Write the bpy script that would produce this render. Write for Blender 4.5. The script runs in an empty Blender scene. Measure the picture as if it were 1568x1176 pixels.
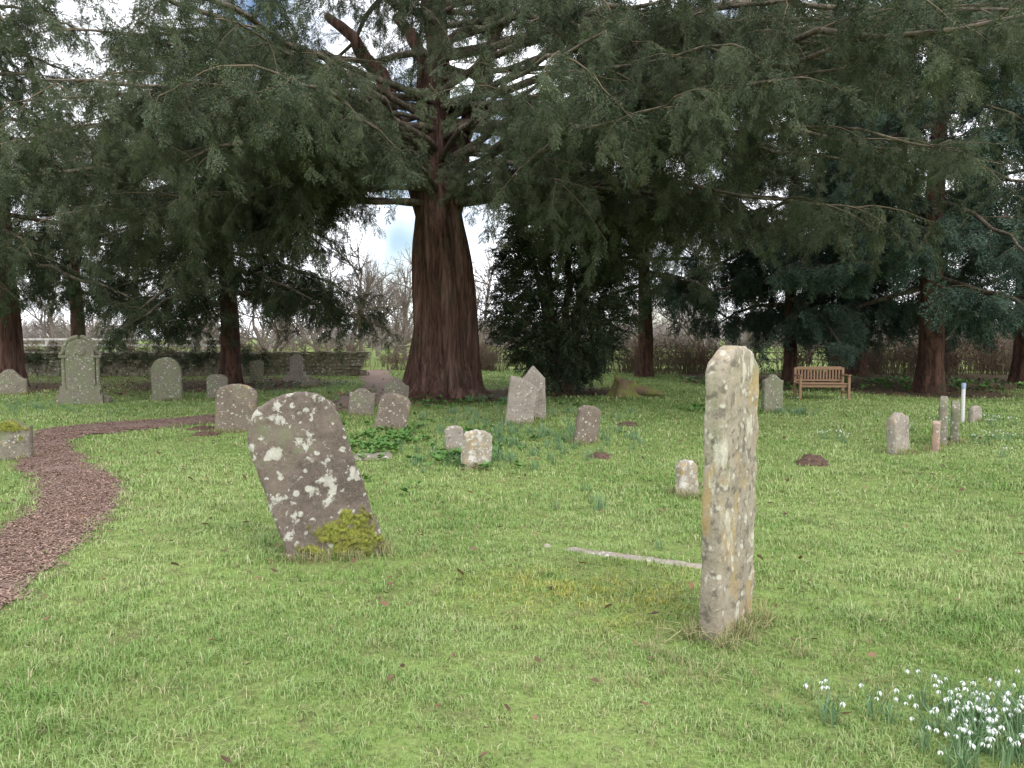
import bpy, math, random
import numpy as np
from mathutils import Vector, Euler, noise as mnoise
R=np.random.default_rng(7)
scene=bpy.context.scene
ROOT=scene.collection
# ---------------------------------------------------------------- helpers
def nd(nt,typ,inp=None,**props):
    n=nt.nodes.new(typ)
    for k,v in props.items(): setattr(n,k,v)
    for k,v in (inp or {}).items():
        s=n.inputs[k]
        if isinstance(v,bpy.types.NodeSocket): nt.links.new(v,s)
        else: s.default_value=v
    return n
def c4(c): return (c[0],c[1],c[2],1.0)
def mix(nt,f,a,b):
    n=nd(nt,'ShaderNodeMix',data_type='RGBA')
    for i,v in ((0,f),(6,a),(7,b)):
        if isinstance(v,bpy.types.NodeSocket): nt.links.new(v,n.inputs[i])
        else: n.inputs[i].default_value=v if i==0 else c4(v)
    return n.outputs[2]
def mr(nt,v,a,b,c=0.0,d=1.0):
    return nd(nt,'ShaderNodeMapRange',{'Value':v,'From Min':a,'From Max':b,'To Min':c,'To Max':d}).outputs[0]
def ma(nt,op,a,b=0.0):
    return nd(nt,'ShaderNodeMath',{0:a,1:b},operation=op).outputs[0]
def noi(nt,vec,scale,detail=4,rough=.55,dist=0):
    return nd(nt,'ShaderNodeTexNoise',{'Vector':vec,'Scale':scale,'Detail':detail,'Roughness':rough,'Distortion':dist}).outputs['Fac']
def newmat(name):
    m=bpy.data.materials.new(name); m.use_nodes=True; m.node_tree.nodes.clear(); return m,m.node_tree
def finish(nt,col,rough=.8,bump=None,bs=.3,bd=.02,transl=0,spec=.3):
    p=nd(nt,'ShaderNodeBsdfPrincipled',{'Base Color':col if isinstance(col,bpy.types.NodeSocket) else c4(col),'Roughness':rough,'Specular IOR Level':spec})
    if bump is not None:
        b=nd(nt,'ShaderNodeBump',{'Height':bump,'Strength':bs,'Distance':bd}); nt.links.new(b.outputs[0],p.inputs['Normal'])
    o=nd(nt,'ShaderNodeOutputMaterial')
    nt.links.new(p.outputs[0],o.inputs[0])
def finish_d(nt,col):
    p=nd(nt,'ShaderNodeBsdfDiffuse',{'Color':col}); o=nd(nt,'ShaderNodeOutputMaterial'); nt.links.new(p.outputs[0],o.inputs[0])
class MB:
    def __init__(s): s.v=[]; s.f=[]; s.m=[]; s.a=[]
    def add(s,vs,fs,mat=0,att=None):
        o=len(s.v); s.v.extend([tuple(map(float,q)) for q in vs]); s.f.extend([tuple(i+o for i in f) for f in fs]); s.m.extend([mat]*len(fs))
        s.a.extend(att if att is not None else [0.0]*len(vs))
    def obj(s,name,mats,smooth=False,parent=None,coll=None,att=None):
        me=bpy.data.meshes.new(name); me.from_pydata(s.v,[],s.f); 
        for m in mats: me.materials.append(m)
        me.polygons.foreach_set('material_index',s.m)
        me.polygons.foreach_set('use_smooth',[smooth]*len(s.f))
        if att:
            a=me.attributes.new(att,'FLOAT','POINT'); a.data.foreach_set('value',s.a)
        me.update()
        ob=bpy.data.objects.new(name,me); (coll or ROOT).objects.link(ob)
        if parent: ob.parent=parent
        return ob
def empty(name,loc=(0,0,0)):
    e=bpy.data.objects.new(name,None); e.location=loc; e.empty_display_size=.3; ROOT.objects.link(e); return e
def tube(mb,pts,rad,n=6,mat=0,cap=False,flute=None):
    pts=np.asarray(pts,float); k=len(pts)
    tan=np.gradient(pts,axis=0); tan/=np.linalg.norm(tan,axis=1)[:,None]+1e-9
    ref=np.array([1,0,0.]) if abs(tan[0][2])>.7 else np.array([0,0,1.])
    vs=[]; ang=np.linspace(0,2*math.pi,n,endpoint=False)
    for i in range(k):
        a=np.cross(tan[i],ref); a/=np.linalg.norm(a)+1e-9; b=np.cross(tan[i],a)
        rr=rad[i] if flute is None else rad[i]*flute(ang,i/(k-1))
        vs.append(pts[i]+np.outer(np.cos(ang)*rr,a)+np.outer(np.sin(ang)*rr,b))
    vs=np.concatenate(vs); fs=[]
    for i in range(k-1):
        for j in range(n):
            j2=(j+1)%n; fs.append((i*n+j,i*n+j2,(i+1)*n+j2,(i+1)*n+j))
    if cap: fs.append(tuple(range((k-1)*n,k*n)))
    mb.add(vs,fs,mat)
def box(mb,c,s,mat=0,jit=0,rz=0):
    vs=[]
    for z in(-1,1):
        for y in(-1,1):
            for x in(-1,1):
                p=np.array([x*s[0]/2,y*s[1]/2,z*s[2]/2])+(R.normal(0,jit,3) if jit else 0)
                if rz: p=np.array([p[0]*math.cos(rz)-p[1]*math.sin(rz),p[0]*math.sin(rz)+p[1]*math.cos(rz),p[2]])
                vs.append(p+np.array(c))
    mb.add(vs,[(0,2,3,1),(4,5,7,6),(0,1,5,4),(2,6,7,3),(0,4,6,2),(1,3,7,5)],mat)
_gn={}
def gn_for(coll):
    if coll.name in _gn: return _gn[coll.name]
    g=bpy.data.node_groups.new('scatter_'+coll.name,'GeometryNodeTree')
    g.interface.new_socket('Geometry',in_out='INPUT',socket_type='NodeSocketGeometry')
    g.interface.new_socket('Geometry',in_out='OUTPUT',socket_type='NodeSocketGeometry')
    gi=g.nodes.new('NodeGroupInput'); go=g.nodes.new('NodeGroupOutput')
    ip=g.nodes.new('GeometryNodeInstanceOnPoints'); ci=g.nodes.new('GeometryNodeCollectionInfo')
    ci.inputs['Collection'].default_value=coll; ci.inputs['Separate Children'].default_value=True; ci.inputs['Reset Children'].default_value=True
    g.links.new(gi.outputs[0],ip.inputs['Points']); g.links.new(ci.outputs[0],ip.inputs['Instance']); ip.inputs['Pick Instance'].default_value=True
    for nm,ty,s in(('rot','FLOAT_VECTOR','Rotation'),('scl','FLOAT_VECTOR','Scale'),('vidx','INT','Instance Index')):
        a=g.nodes.new('GeometryNodeInputNamedAttribute'); a.data_type=ty; a.inputs['Name'].default_value=nm
        g.links.new([o for o in a.outputs if o.enabled][0],ip.inputs[s])
    g.links.new(ip.outputs[0],go.inputs[0]); _gn[coll.name]=g; return g
def scatter(name,coll,pos,rot,scl,parent=None):
    pos=np.asarray(pos,float); n=len(pos); rot=np.asarray(rot,float); scl=np.asarray(scl,float)
    if scl.ndim==1: scl=np.repeat(scl[:,None],3,1)
    me=bpy.data.meshes.new(name); me.vertices.add(n); me.vertices.foreach_set('co',pos.ravel())
    me.attributes.new('rot','FLOAT_VECTOR','POINT').data.foreach_set('vector',rot.ravel())
    me.attributes.new('scl','FLOAT_VECTOR','POINT').data.foreach_set('vector',scl.ravel())
    me.attributes.new('vidx','INT','POINT').data.foreach_set('value',R.integers(0,len(coll.objects),n).astype(np.int32))
    ob=bpy.data.objects.new(name,me); ROOT.objects.link(ob)
    m=ob.modifiers.new('scatter','NODES'); m.node_group=gn_for(coll)
    if parent: ob.parent=parent
    return ob
def H(x,y):
    return .03*np.sin(.6*x+.3)*np.cos(.45*y)+.014*np.sin(1.3*x+.9*y)
# ---------------------------------------------------------------- path line
PC=np.array([(-3.0,3.2),(-3.25,4.4),(-3.5,5.3),(-3.68,6.1),(-4.0,7.0),(-4.65,8.1),(-5.7,9.4),(-6.55,10.6),(-6.95,11.7),(-6.8,12.8),(-5.9,14.1),(-4.8,15.6),(-3.9,17.2),(-3.7,20),(-4.2,25),(-5.6,31),(-6.2,36)])
def catmull(P,k=24):
    P=np.vstack([2*P[0]-P[1],P,2*P[-1]-P[-2]]); out=[]
    for i in range(1,len(P)-2):
        for t in np.linspace(0,1,k,endpoint=False):
            a,b,c,d=P[i-1],P[i],P[i+1],P[i+2]
            out.append(.5*((2*b)+(-a+c)*t+(2*a-5*b+4*c-d)*t*t+(-a+3*b-3*c+d)*t**3))
    return np.array(out)
PL=catmull(PC); 
def pathw(y): return np.where(y<7,.30,np.where(y<12,.32,.60))
def pdist(x,y):
    out=np.full(len(x),9.0); near=np.where(x<-1.5)[0]
    for s in range(0,len(near),4000):
        i=near[s:s+4000]
        d=(x[i,None]-PL[None,::4,0])**2+(y[i,None]-PL[None,::4,1])**2
        out[i]=np.sqrt(d.min(1))
    return out
YEW=(-1.87,20.0)
TREES=[YEW,(-9.2,25),(-15,23),(1.5,21.8),(11.7,21.5),(9.2,25.5),(12.4,30),(17,27)]
def litter(x,y):
    v=np.zeros_like(x)
    for (tx,ty),r in zip(TREES,[2.7,3.5,3,2,2.2,3,3,4]):
        v=np.maximum(v,np.clip(1.5-np.hypot(x-tx,y-ty)/r,0,1))
    band=np.clip((y-20.3-.10*np.abs(x-9))/2.5,0,1)*np.clip((x-6.0)/1.5,0,1)*np.clip((34-y)/3,0,1)
    band2=np.clip((y-17.5)/4,0,1)*np.clip((-6.5-x)/3,0,1)*np.clip((31-y)/2,0,1)*.55
    return np.maximum(np.maximum(v,band),band2)
# ---------------------------------------------------------------- materials
def m_foliage(name,dark,light,tip):
    m,nt=newmat(name); g=nd(nt,'ShaderNodeNewGeometry')
    a=mr(nt,noi(nt,g.outputs['Position'],1.1,2),.38,.60)
    col=mix(nt,a,dark,light)
    col=mix(nt,mr(nt,g.outputs['Random Per Island'],.5,.9,0,.6),col,tip)
    col=mix(nt,mr(nt,g.outputs['Random Per Island'],.95,1,0,.7),col,[.24,.18,.09])
    finish_d(nt,col); return m
def m_bark(name,c1,c2,vs=(6,6,.9),bd=.05,c3=None):
    m,nt=newmat(name); tc=nd(nt,'ShaderNodeTexCoord')
    mp=nd(nt,'ShaderNodeMapping',{'Vector':tc.outputs['Object'],'Scale':vs})
    n1=noi(nt,mp.outputs[0],2.5,8,.7,.8); n2=noi(nt,tc.outputs['Object'],1.3,3); n3=noi(nt,mp.outputs[0],.9,4,.6,.5)
    col=mix(nt,mr(nt,n1,.38,.62),c1,c2); col=mix(nt,mr(nt,n2,.55,.7,0,.5),col,[.08,.085,.05])
    col=mix(nt,mr(nt,n3,.52,.66,0,.75),col,c3 or [q*1.5 for q in c2]); col=mix(nt,mr(nt,n1,.30,.42,.8,0),col,[q*.4 for q in c1])
    finish(nt,col,.9,n1,1.0,bd,spec=.15); return m
M_yew=m_foliage('yew_foliage',[.038,.056,.038],[.11,.138,.083],[.17,.19,.12])
M_yew2=m_foliage('dark_yew_foliage',[.028,.045,.028],[.075,.105,.058],[.12,.15,.078])
M_fir=m_foliage('fir_foliage',[.038,.066,.053],[.10,.15,.115],[.15,.21,.155])
M_twig,nt=newmat('twig_bark'); finish_d(nt,c4([.17,.135,.095]))
M_bark=m_bark('yew_bark',[.06,.033,.026],[.19,.105,.08],(7,7,.7),.09,[.29,.18,.145])
M_bark2=m_bark('conifer_bark',[.045,.026,.02],[.14,.075,.055],(4,4,1.2))
M_limb=m_bark('limb_bark',[.06,.047,.036],[.20,.165,.125],(4,4,4),.02)
def m_bare(name,c):
    m,nt=newmat(name); g=nd(nt,'ShaderNodeNewGeometry'); finish_d(nt,mix(nt,noi(nt,g.outputs['Position'],.7,2),[q*.6 for q in c],[q*1.3 for q in c])); return m
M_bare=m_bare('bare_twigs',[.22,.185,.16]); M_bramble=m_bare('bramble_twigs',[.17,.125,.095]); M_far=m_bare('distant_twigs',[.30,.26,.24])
# grass
M_grass,nt=newmat('grass_blades'); g=nd(nt,'ShaderNodeNewGeometry'); P=g.outputs['Position']
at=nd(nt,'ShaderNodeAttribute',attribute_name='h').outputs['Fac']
col=mix(nt,mr(nt,noi(nt,P,.45,5,.6),.38,.60),[.17,.31,.065],[.34,.46,.16])
col=mix(nt,mr(nt,noi(nt,P,2.6,5,.65),.50,.66,0,.6),col,[.43,.47,.19])
col=mix(nt,mr(nt,noi(nt,P,1.1,5,.7,.5),.53,.66,0,.7),col,[.115,.23,.05])
col=mix(nt,mr(nt,noi(nt,P,1.9,4,.7,1),.60,.70,0,.6),col,[.30,.25,.12])
dv=nd(nt,'ShaderNodeVectorMath',{0:P,1:(.55,4.6,0)},operation='SUBTRACT').outputs[0]
dv=nd(nt,'ShaderNodeVectorMath',{0:dv,1:(1.0,1.5,0)},operation='MULTIPLY').outputs[0]
dl=nd(nt,'ShaderNodeVectorMath',{0:dv},operation='LENGTH').outputs['Value']
yl=ma(nt,'MULTIPLY',mr(nt,dl,.4,1.2,1,0),mr(nt,noi(nt,P,5),.38,.58))
col=mix(nt,ma(nt,'MULTIPLY',yl,.8),col,[.50,.43,.08])
col=mix(nt,mr(nt,g.outputs['Random Per Island'],.88,.93,0,.8),col,[.60,.53,.32])
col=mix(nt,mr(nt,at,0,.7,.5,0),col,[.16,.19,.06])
finish(nt,col,.5,spec=.4)
M_dryg,nt=newmat('dry_grass_blades'); g=nd(nt,'ShaderNodeNewGeometry')
finish(nt,mix(nt,g.outputs['Random Per Island'],[.16,.27,.07],[.50,.40,.23]),.6)
M_glauc,nt=newmat('daffodil_leaf'); g=nd(nt,'ShaderNodeNewGeometry')
finish(nt,mix(nt,g.outputs['Random Per Island'],[.10,.19,.09],[.2,.31,.15]),.4)
M_ivy,nt=newmat('arum_leaf'); g=nd(nt,'ShaderNodeNewGeometry')
finish(nt,mix(nt,g.outputs['Random Per Island'],[.05,.13,.03],[.14,.27,.065]),.45)
M_dead,nt=newmat('dead_leaf'); oi=nd(nt,'ShaderNodeObjectInfo')
finish(nt,mix(nt,oi.outputs['Random'],[.06,.035,.022],[.27,.16,.09]),.6)
M_white,nt=newmat('snowdrop_petal'); finish(nt,[.8,.82,.78],.5)
# ground
M_ground,nt=newmat('lawn_soil'); g=nd(nt,'ShaderNodeNewGeometry'); P=g.outputs['Position']
lt=nd(nt,'ShaderNodeAttribute',attribute_name='litter').outputs['Fac']
n1=noi(nt,P,.5,4); n2=noi(nt,P,9,6,.7); n3=noi(nt,P,40,5,.75); n4=noi(nt,P,2.2,4,.6)
gr=mix(nt,mr(nt,n1,.35,.65),[.12,.20,.045],[.20,.29,.08]); gr=mix(nt,mr(nt,n2,.42,.62,0,.7),gr,[.13,.11,.06]); gr=mix(nt,mr(nt,n3,.4,.65,0,.75),gr,[.30,.37,.12]); gr=mix(nt,mr(nt,n4,.55,.7,0,.4),gr,[.16,.12,.075]); gr=mix(nt,mr(nt,n3,.30,.42,.6,0),gr,[.05,.06,.02])
li=mix(nt,mr(nt,n2,.35,.65),[.045,.03,.02],[.14,.095,.06]); li=mix(nt,mr(nt,n3,.52,.68,0,.7),li,[.27,.19,.12]); li=mix(nt,mr(nt,n4,.5,.62,0,.7),li,[.08,.11,.04])
lm=mr(nt,ma(nt,'ADD',lt,ma(nt,'MULTIPLY',ma(nt,'SUBTRACT',n2,.5),.9)),.35,.65)
finish(nt,mix(nt,lm,gr,li),.95,n2,.8,.04,spec=.1)
M_path,nt=newmat('woodchip_path'); g=nd(nt,'ShaderNodeNewGeometry'); P=g.outputs['Position']
v=nd(nt,'ShaderNodeTexVoronoi',{'Vector':P,'Scale':75,'Randomness':1}); n2=noi(nt,P,3,5)
col=mix(nt,v.outputs['Color'],[.15,.10,.08],[.34,.235,.195]); col=mix(nt,mr(nt,n2,.4,.7,0,.6),col,[.20,.14,.11])
finish(nt,col,.9,v.outputs['Distance'],.6,.015)
M_chip,nt=newmat('bark_chip'); g=nd(nt,'ShaderNodeNewGeometry')
finish_d(nt,mix(nt,g.outputs['Random Per Island'],[.13,.08,.06],[.46,.32,.26]))
M_soil,nt=newmat('molehill_soil'); g=nd(nt,'ShaderNodeNewGeometry'); n=noi(nt,g.outputs['Position'],25,6,.7)
finish(nt,mix(nt,mr(nt,n,.35,.65),[.06,.038,.028],[.2,.125,.09]),.95,n,1,.03)
def m_stone(name,base,base2,white=0,orange=0,green=0,seed=0,wscale=9,dark=0,soft=.02,wcol=(.60,.58,.51),streak=False):
    m,nt=newmat(name); tc=nd(nt,'ShaderNodeTexCoord')
    V=nd(nt,'ShaderNodeVectorMath',{0:tc.outputs['Object'],1:(seed*3.7,seed*1.9,seed*5.1)},operation='ADD').outputs[0]
    V2=nd(nt,'ShaderNodeMapping',{'Vector':V,'Scale':(1,1,.35)}).outputs[0] if streak else V
    nA=noi(nt,V2,3.5,6,.65); nB=noi(nt,V,28,6,.7); nW=noi(nt,V2,wscale,8,.7,.25); nO=noi(nt,V2,6.5,8,.75,.4); nD=noi(nt,V,15,5,.6); nF=noi(nt,V,90,4,.7)
    col=mix(nt,mr(nt,nA,.35,.65),base,base2)
    col=mix(nt,mr(nt,nB,.48,.70,0,.6),col,[q*.5 for q in base]); col=mix(nt,mr(nt,nF,.5,.7,0,.5),col,[q*1.35 for q in base2])
    if green: col=mix(nt,mr(nt,nA,.62-green*.3,.72-green*.3,0,.7),col,[.20,.22,.12])
    if dark: col=mix(nt,mr(nt,nD,.62-dark*.2,.70-dark*.2,0,.6),col,[.10,.09,.075])
    if orange: col=mix(nt,mr(nt,nO,.64-orange*.2,.71-orange*.2,0,.7),col,[.47,.33,.13])
    if white:
        a=.68-white*.22; wf=ma(nt,'MULTIPLY',mr(nt,nW,a,a+soft,0,.9),mr(nt,nB,.3,.55,.45,1))
        col=mix(nt,wf,col,list(wcol))
        vv=nd(nt,'ShaderNodeTexVoronoi',{'Vector':V,'Scale':wscale*1.9}).outputs['Distance']
        col=mix(nt,ma(nt,'MULTIPLY',mr(nt,vv,.24,.24+soft*2.5,1,0),mr(nt,nD,.50,.56,0,.8)),col,[q*1.05 for q in wcol])
        col=mix(nt,mr(nt,nF,.52,.7,0,.35),col,[q*.5 for q in wcol])
    mo=nd(nt,'ShaderNodeAttribute',attribute_name='moss').outputs['Fac']
    mc=mix(nt,mr(nt,noi(nt,V,45,5,.7),.35,.65),[.07,.085,.018],[.31,.32,.06]); mc=mix(nt,mr(nt,noi(nt,V,11,5,.7),.5,.65,0,.8),mc,[.13,.11,.045])
    col=mix(nt,mr(nt,ma(nt,'ADD',mo,ma(nt,'MULTIPLY',ma(nt,'SUBTRACT',nB,.5),.8)),.25,.5),col,mc)
    finish(nt,col,.92,nB,.7,.012,spec=.2); return m
S_lean=m_stone('lichened_dark_stone',[.125,.097,.08],[.21,.165,.135],.60,.22,.08,1,6.5,.1,.03,(.58,.56,.49))
S_tall=m_stone('lichened_pale_stone',[.28,.235,.18],[.43,.37,.28],.55,.58,.1,2,11,.45,.07,(.64,.60,.49),True)
S_grey=m_stone('grey_stone',[.19,.165,.13],[.29,.255,.2],.22,.25,.3,3,13,.2,.05)
S_brn=m_stone('brown_stone',[.17,.135,.105],[.27,.215,.17],.34,.3,.25,4,10,.1,.04)
S_pale=m_stone('pale_stone',[.30,.255,.21],[.41,.355,.30],.25,.3,.15,5,10,.2,.08)
S_wht=m_stone('white_lichen_stone',[.31,.26,.20],[.42,.36,.29],.75,.5,0,6,12,.2,.06,(.66,.63,.57))
S_mon=m_stone('monument_stone',[.22,.195,.15],[.31,.28,.21],.12,.2,.5,7,9,.2,.08)
S_wall=m_stone('wall_stone',[.15,.13,.095],[.30,.25,.18],.1,.2,.4,8,4,.4,.1)
S_pink=m_stone('pinkish_stone',[.40,.26,.20],[.5,.36,.3],.3,.3,0,9,9,0,.06)
# ---------------------------------------------------------------- ground sheet
def axis(lo,hi,fine,far):
    a=list(np.arange(lo,hi+fine/2,fine)); s=fine
    p=a[-1]; q=a[0]; up=[];dn=[]
    while s<far: s*=1.35; p+=s; q-=s; up.append(p); dn.append(q)
    return np.array(dn[::-1]+a+up)
gx=axis(-20,20,.25,140); gy=axis(0,40,.25,140)
X,Y=np.meshgrid(gx,gy); f=np.clip((60-np.hypot(X,Y-15))/20,0,1)
Z=H(X,Y)*f; Lt=litter(X,Y)
nx,ny=len(gx),len(gy)
me=bpy.data.meshes.new('ground'); me.vertices.add(nx*ny); me.vertices.foreach_set('co',np.stack([X,Y,Z],-1).ravel())
I=np.arange(nx*ny).reshape(ny,nx); F=np.stack([I[:-1,:-1],I[:-1,1:],I[1:,1:],I[1:,:-1]],-1).reshape(-1,4)
me.loops.add(F.size); me.loops.foreach_set('vertex_index',F.ravel().astype(np.int32)); me.polygons.add(len(F))
me.polygons.foreach_set('loop_start',np.arange(0,F.size,4,dtype=np.int32)); me.update(calc_edges=True)
me.attributes.new('litter','FLOAT','POINT').data.foreach_set('value',Lt.ravel())
me.materials.append(M_ground); me.polygons.foreach_set('use_smooth',[True]*len(F))
ob=bpy.data.objects.new('ground',me); ROOT.objects.link(ob)
# path
mb=MB(); tn=np.gradient(PL,axis=0); tn/=np.linalg.norm(tn,axis=1)[:,None]; nr=np.stack([tn[:,1],-tn[:,0]],1)
K=9; vs=[]
for i,(p,n) in enumerate(zip(PL,nr)):
    w=float(pathw(p[1])); wl=w*(1.1+.3*mnoise.noise(Vector((i*.12,0,3)))); wr=w*(1.1+.3*mnoise.noise(Vector((i*.12,5,3))))
    for k in range(K):
        s=-1+2*k/(K-1); q=p+n*(s*(wl if s<0 else wr)); vs.append((q[0],q[1],float(H(q[0],q[1]))+.018-.008*s*s))
fs=[(i*K+k,i*K+k+1,(i+1)*K+k+1,(i+1)*K+k) for i in range(len(PL)-1) for k in range(K-1)]
mb.add(vs,fs); mb.obj('woodchip_path',[M_path],True)
def hidden(name): return bpy.data.collections.new(name)
C_chip=hidden('chips')
for k in range(4):
    mb=MB()
    for q in range(40):
        c=R.normal(0,.07,2); a=R.uniform(0,6.28); L=R.uniform(.005,.017); w=R.uniform(.003,.007); z=R.uniform(.003,.012); t=R.normal(0,.4)
        d=np.array([math.cos(a),math.sin(a)]); e=np.array([-d[1],d[0]])
        pts=[(*(c+d*L+e*w),z+L*t*.5),(*(c-d*L+e*w),z-L*t*.5),(*(c-d*L-e*w*.6),z-L*t*.5),(*(c+d*L-e*w),z+L*t*.5)]
        mb.add([(p[0],p[1],max(p[2],.001)) for p in pts],[(0,1,2,3)])
    mb.obj('chip%d'%k,[M_chip],coll=C_chip)
n=1500; ii=R.integers(20,12*24,n); s=R.uniform(-1.1,1.1,n); q=PL[ii]+nr[ii]*(s*pathw(PL[ii][:,1]))[:,None]
scatter('bark_chippings',C_chip,np.stack([q[:,0],q[:,1],H(q[:,0],q[:,1])+.014],1),np.stack([0*s,0*s,R.uniform(0,6.28,n)],1),R.uniform(.8,1.3,n))
# ---------------------------------------------------------------- grass: one mesh of blades
_fd=[(R.uniform(0,6.28),R.uniform(0,6.28)) for _ in range(24)]
def fnoise(x,y,f):
    o=0
    for i,(a,p) in enumerate(_fd):
        k=f*(.5+1.5*(i%6)/5); o=o+np.sin(k*(x*math.cos(a)+y*math.sin(a))+p+1.5*np.sin(k*.6*(x*math.sin(a)-y*math.cos(a))+p*2))
    return o/6.0
GX=[]
WORN=[(-1.22,5.2,.35),(1.15,3.95,.3),(3.65,9.3,.35),(1.15,9.9,.3),(-2.0,12.6,.4),(.2,13.3,.5),(1.06,10.9,.3),(-4.6,12.4,.4),(5.1,9.9,.3)]
def field(y0,y1,dens,w,hgt,curve=.8):
    A=.5*(y1**2-y0**2)*1.56+1.6*(y1-y0); n=int(A*dens)
    y=np.sqrt(R.uniform(y0*y0,y1*y1,n)); x=R.uniform(-1,1,n)*(y*.76+.6)
    c1=fnoise(x,y,14.0); c3=fnoise(x+7,y-3,4.0); ok=(R.random(n)<np.clip(.76+.35*c1+.32*c3,.15,1)); x,y,c1=x[ok],y[ok],c1[ok]; n=len(x)
    wn=np.zeros(n)
    for a,b,r in WORN: wn=np.maximum(wn,np.clip(1.3-np.hypot(x-a,y-b)/r,0,.6))
    kx=(x-.25)/1.05; kd=np.abs((y-5.68)+.514*(x-.25)); wn=np.maximum(wn,np.where((kx>0)&(kx<1)&(kd<.06),.9,0))
    ok=(R.random(n)>litter(x,y)*1.3)&(R.random(n)>wn)&(pdist(x,y)>pathw(y)*(1+.22*np.sin(y*7)*np.sin(x*5))-.03+.06*R.random(n))
    x,y,c1=x[ok],y[ok],c1[ok]; n=len(x)
    c2=fnoise(x,y,1.7)
    h=hgt*R.uniform(.3,1.15,n)*(1+.35*c1)*(1+.3*c2); h=np.clip(h,.008,.2)
    h*=np.where(R.random(n)<.008,1.9,1)
    a=R.uniform(0,6.28,n); D=np.stack([np.cos(a),np.sin(a),0*a],1); ww=w*R.uniform(.6,1.2,n)/2; S=np.stack([-D[:,1]*ww,D[:,0]*ww,0*a],1)
    b=np.abs(R.normal(0,curve,n))*h; U=np.array([0,0,1.]); c=np.stack([x,y,H(x,y)],1)
    p1=c+D*(b*.3)[:,None]+U*(h*.55)[:,None]; p2=c+D*b[:,None]+U*(h*np.maximum(.3,1-.3*b/h))[:,None]
    v=np.stack([c-S-U*.01,c+S-U*.01,p1+S*.8,p1-S*.8,p2],1); GX.append(v.reshape(-1,3))
field(1.7,4.2,8500,.0042,.040,.95); field(4.2,7,4200,.006,.042,.95); field(7,11,1900,.009,.045,.9); field(11,18,800,.014,.05,.9); field(18,36,230,.026,.06)
V=np.concatenate(GX); nb_=len(V)//5; print('BLADES',nb_)
me=bpy.data.meshes.new('grass'); me.vertices.add(len(V)); me.vertices.foreach_set('co',V.ravel())
base=np.arange(nb_)[:,None]*5; LI=(base+np.array([[0,1,2,3,3,2,4]])).ravel().astype(np.int32)
me.loops.add(len(LI)); me.loops.foreach_set('vertex_index',LI); me.polygons.add(nb_*2)
me.polygons.foreach_set('loop_start',(np.arange(nb_)[:,None]*7+np.array([[0,4]])).ravel().astype(np.int32)); me.update(calc_edges=True)
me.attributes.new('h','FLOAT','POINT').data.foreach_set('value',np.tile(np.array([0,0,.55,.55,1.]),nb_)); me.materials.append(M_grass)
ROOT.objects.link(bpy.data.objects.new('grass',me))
def blades(mb,n,rad,h0,h1,w,curve=.6,mat=0):
    for q in range(n):
        r=rad*math.sqrt(R.random()); a=R.uniform(0,6.28); c=np.array([r*math.cos(a),r*math.sin(a),0])
        h=R.uniform(h0,h1); d=R.uniform(0,6.28); D=np.array([math.cos(d),math.sin(d),0]); S=np.array([-D[1],D[0],0])*w*R.uniform(.6,1.2)/2
        b=abs(R.normal(0,curve))*h; U=np.array([0,0,1.])
        p1=c+D*b*.3+U*h*.55; p2=c+D*b+U*h*max(.35,1-.3*b/h)
        mb.add([c-S-U*.01,c+S-U*.01,p1+S*.8,p1-S*.8,p2],[(0,1,2,3),(3,2,4)],mat,[0,0,.55,.55,1])
C_long=hidden('long_grass_tufts')
for k in range(4):
    mb=MB(); blades(mb,34,.06,.06,.15,.0045,.8); mb.obj('long%d'%k,[M_dryg],coll=C_long)
LG=[]
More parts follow.
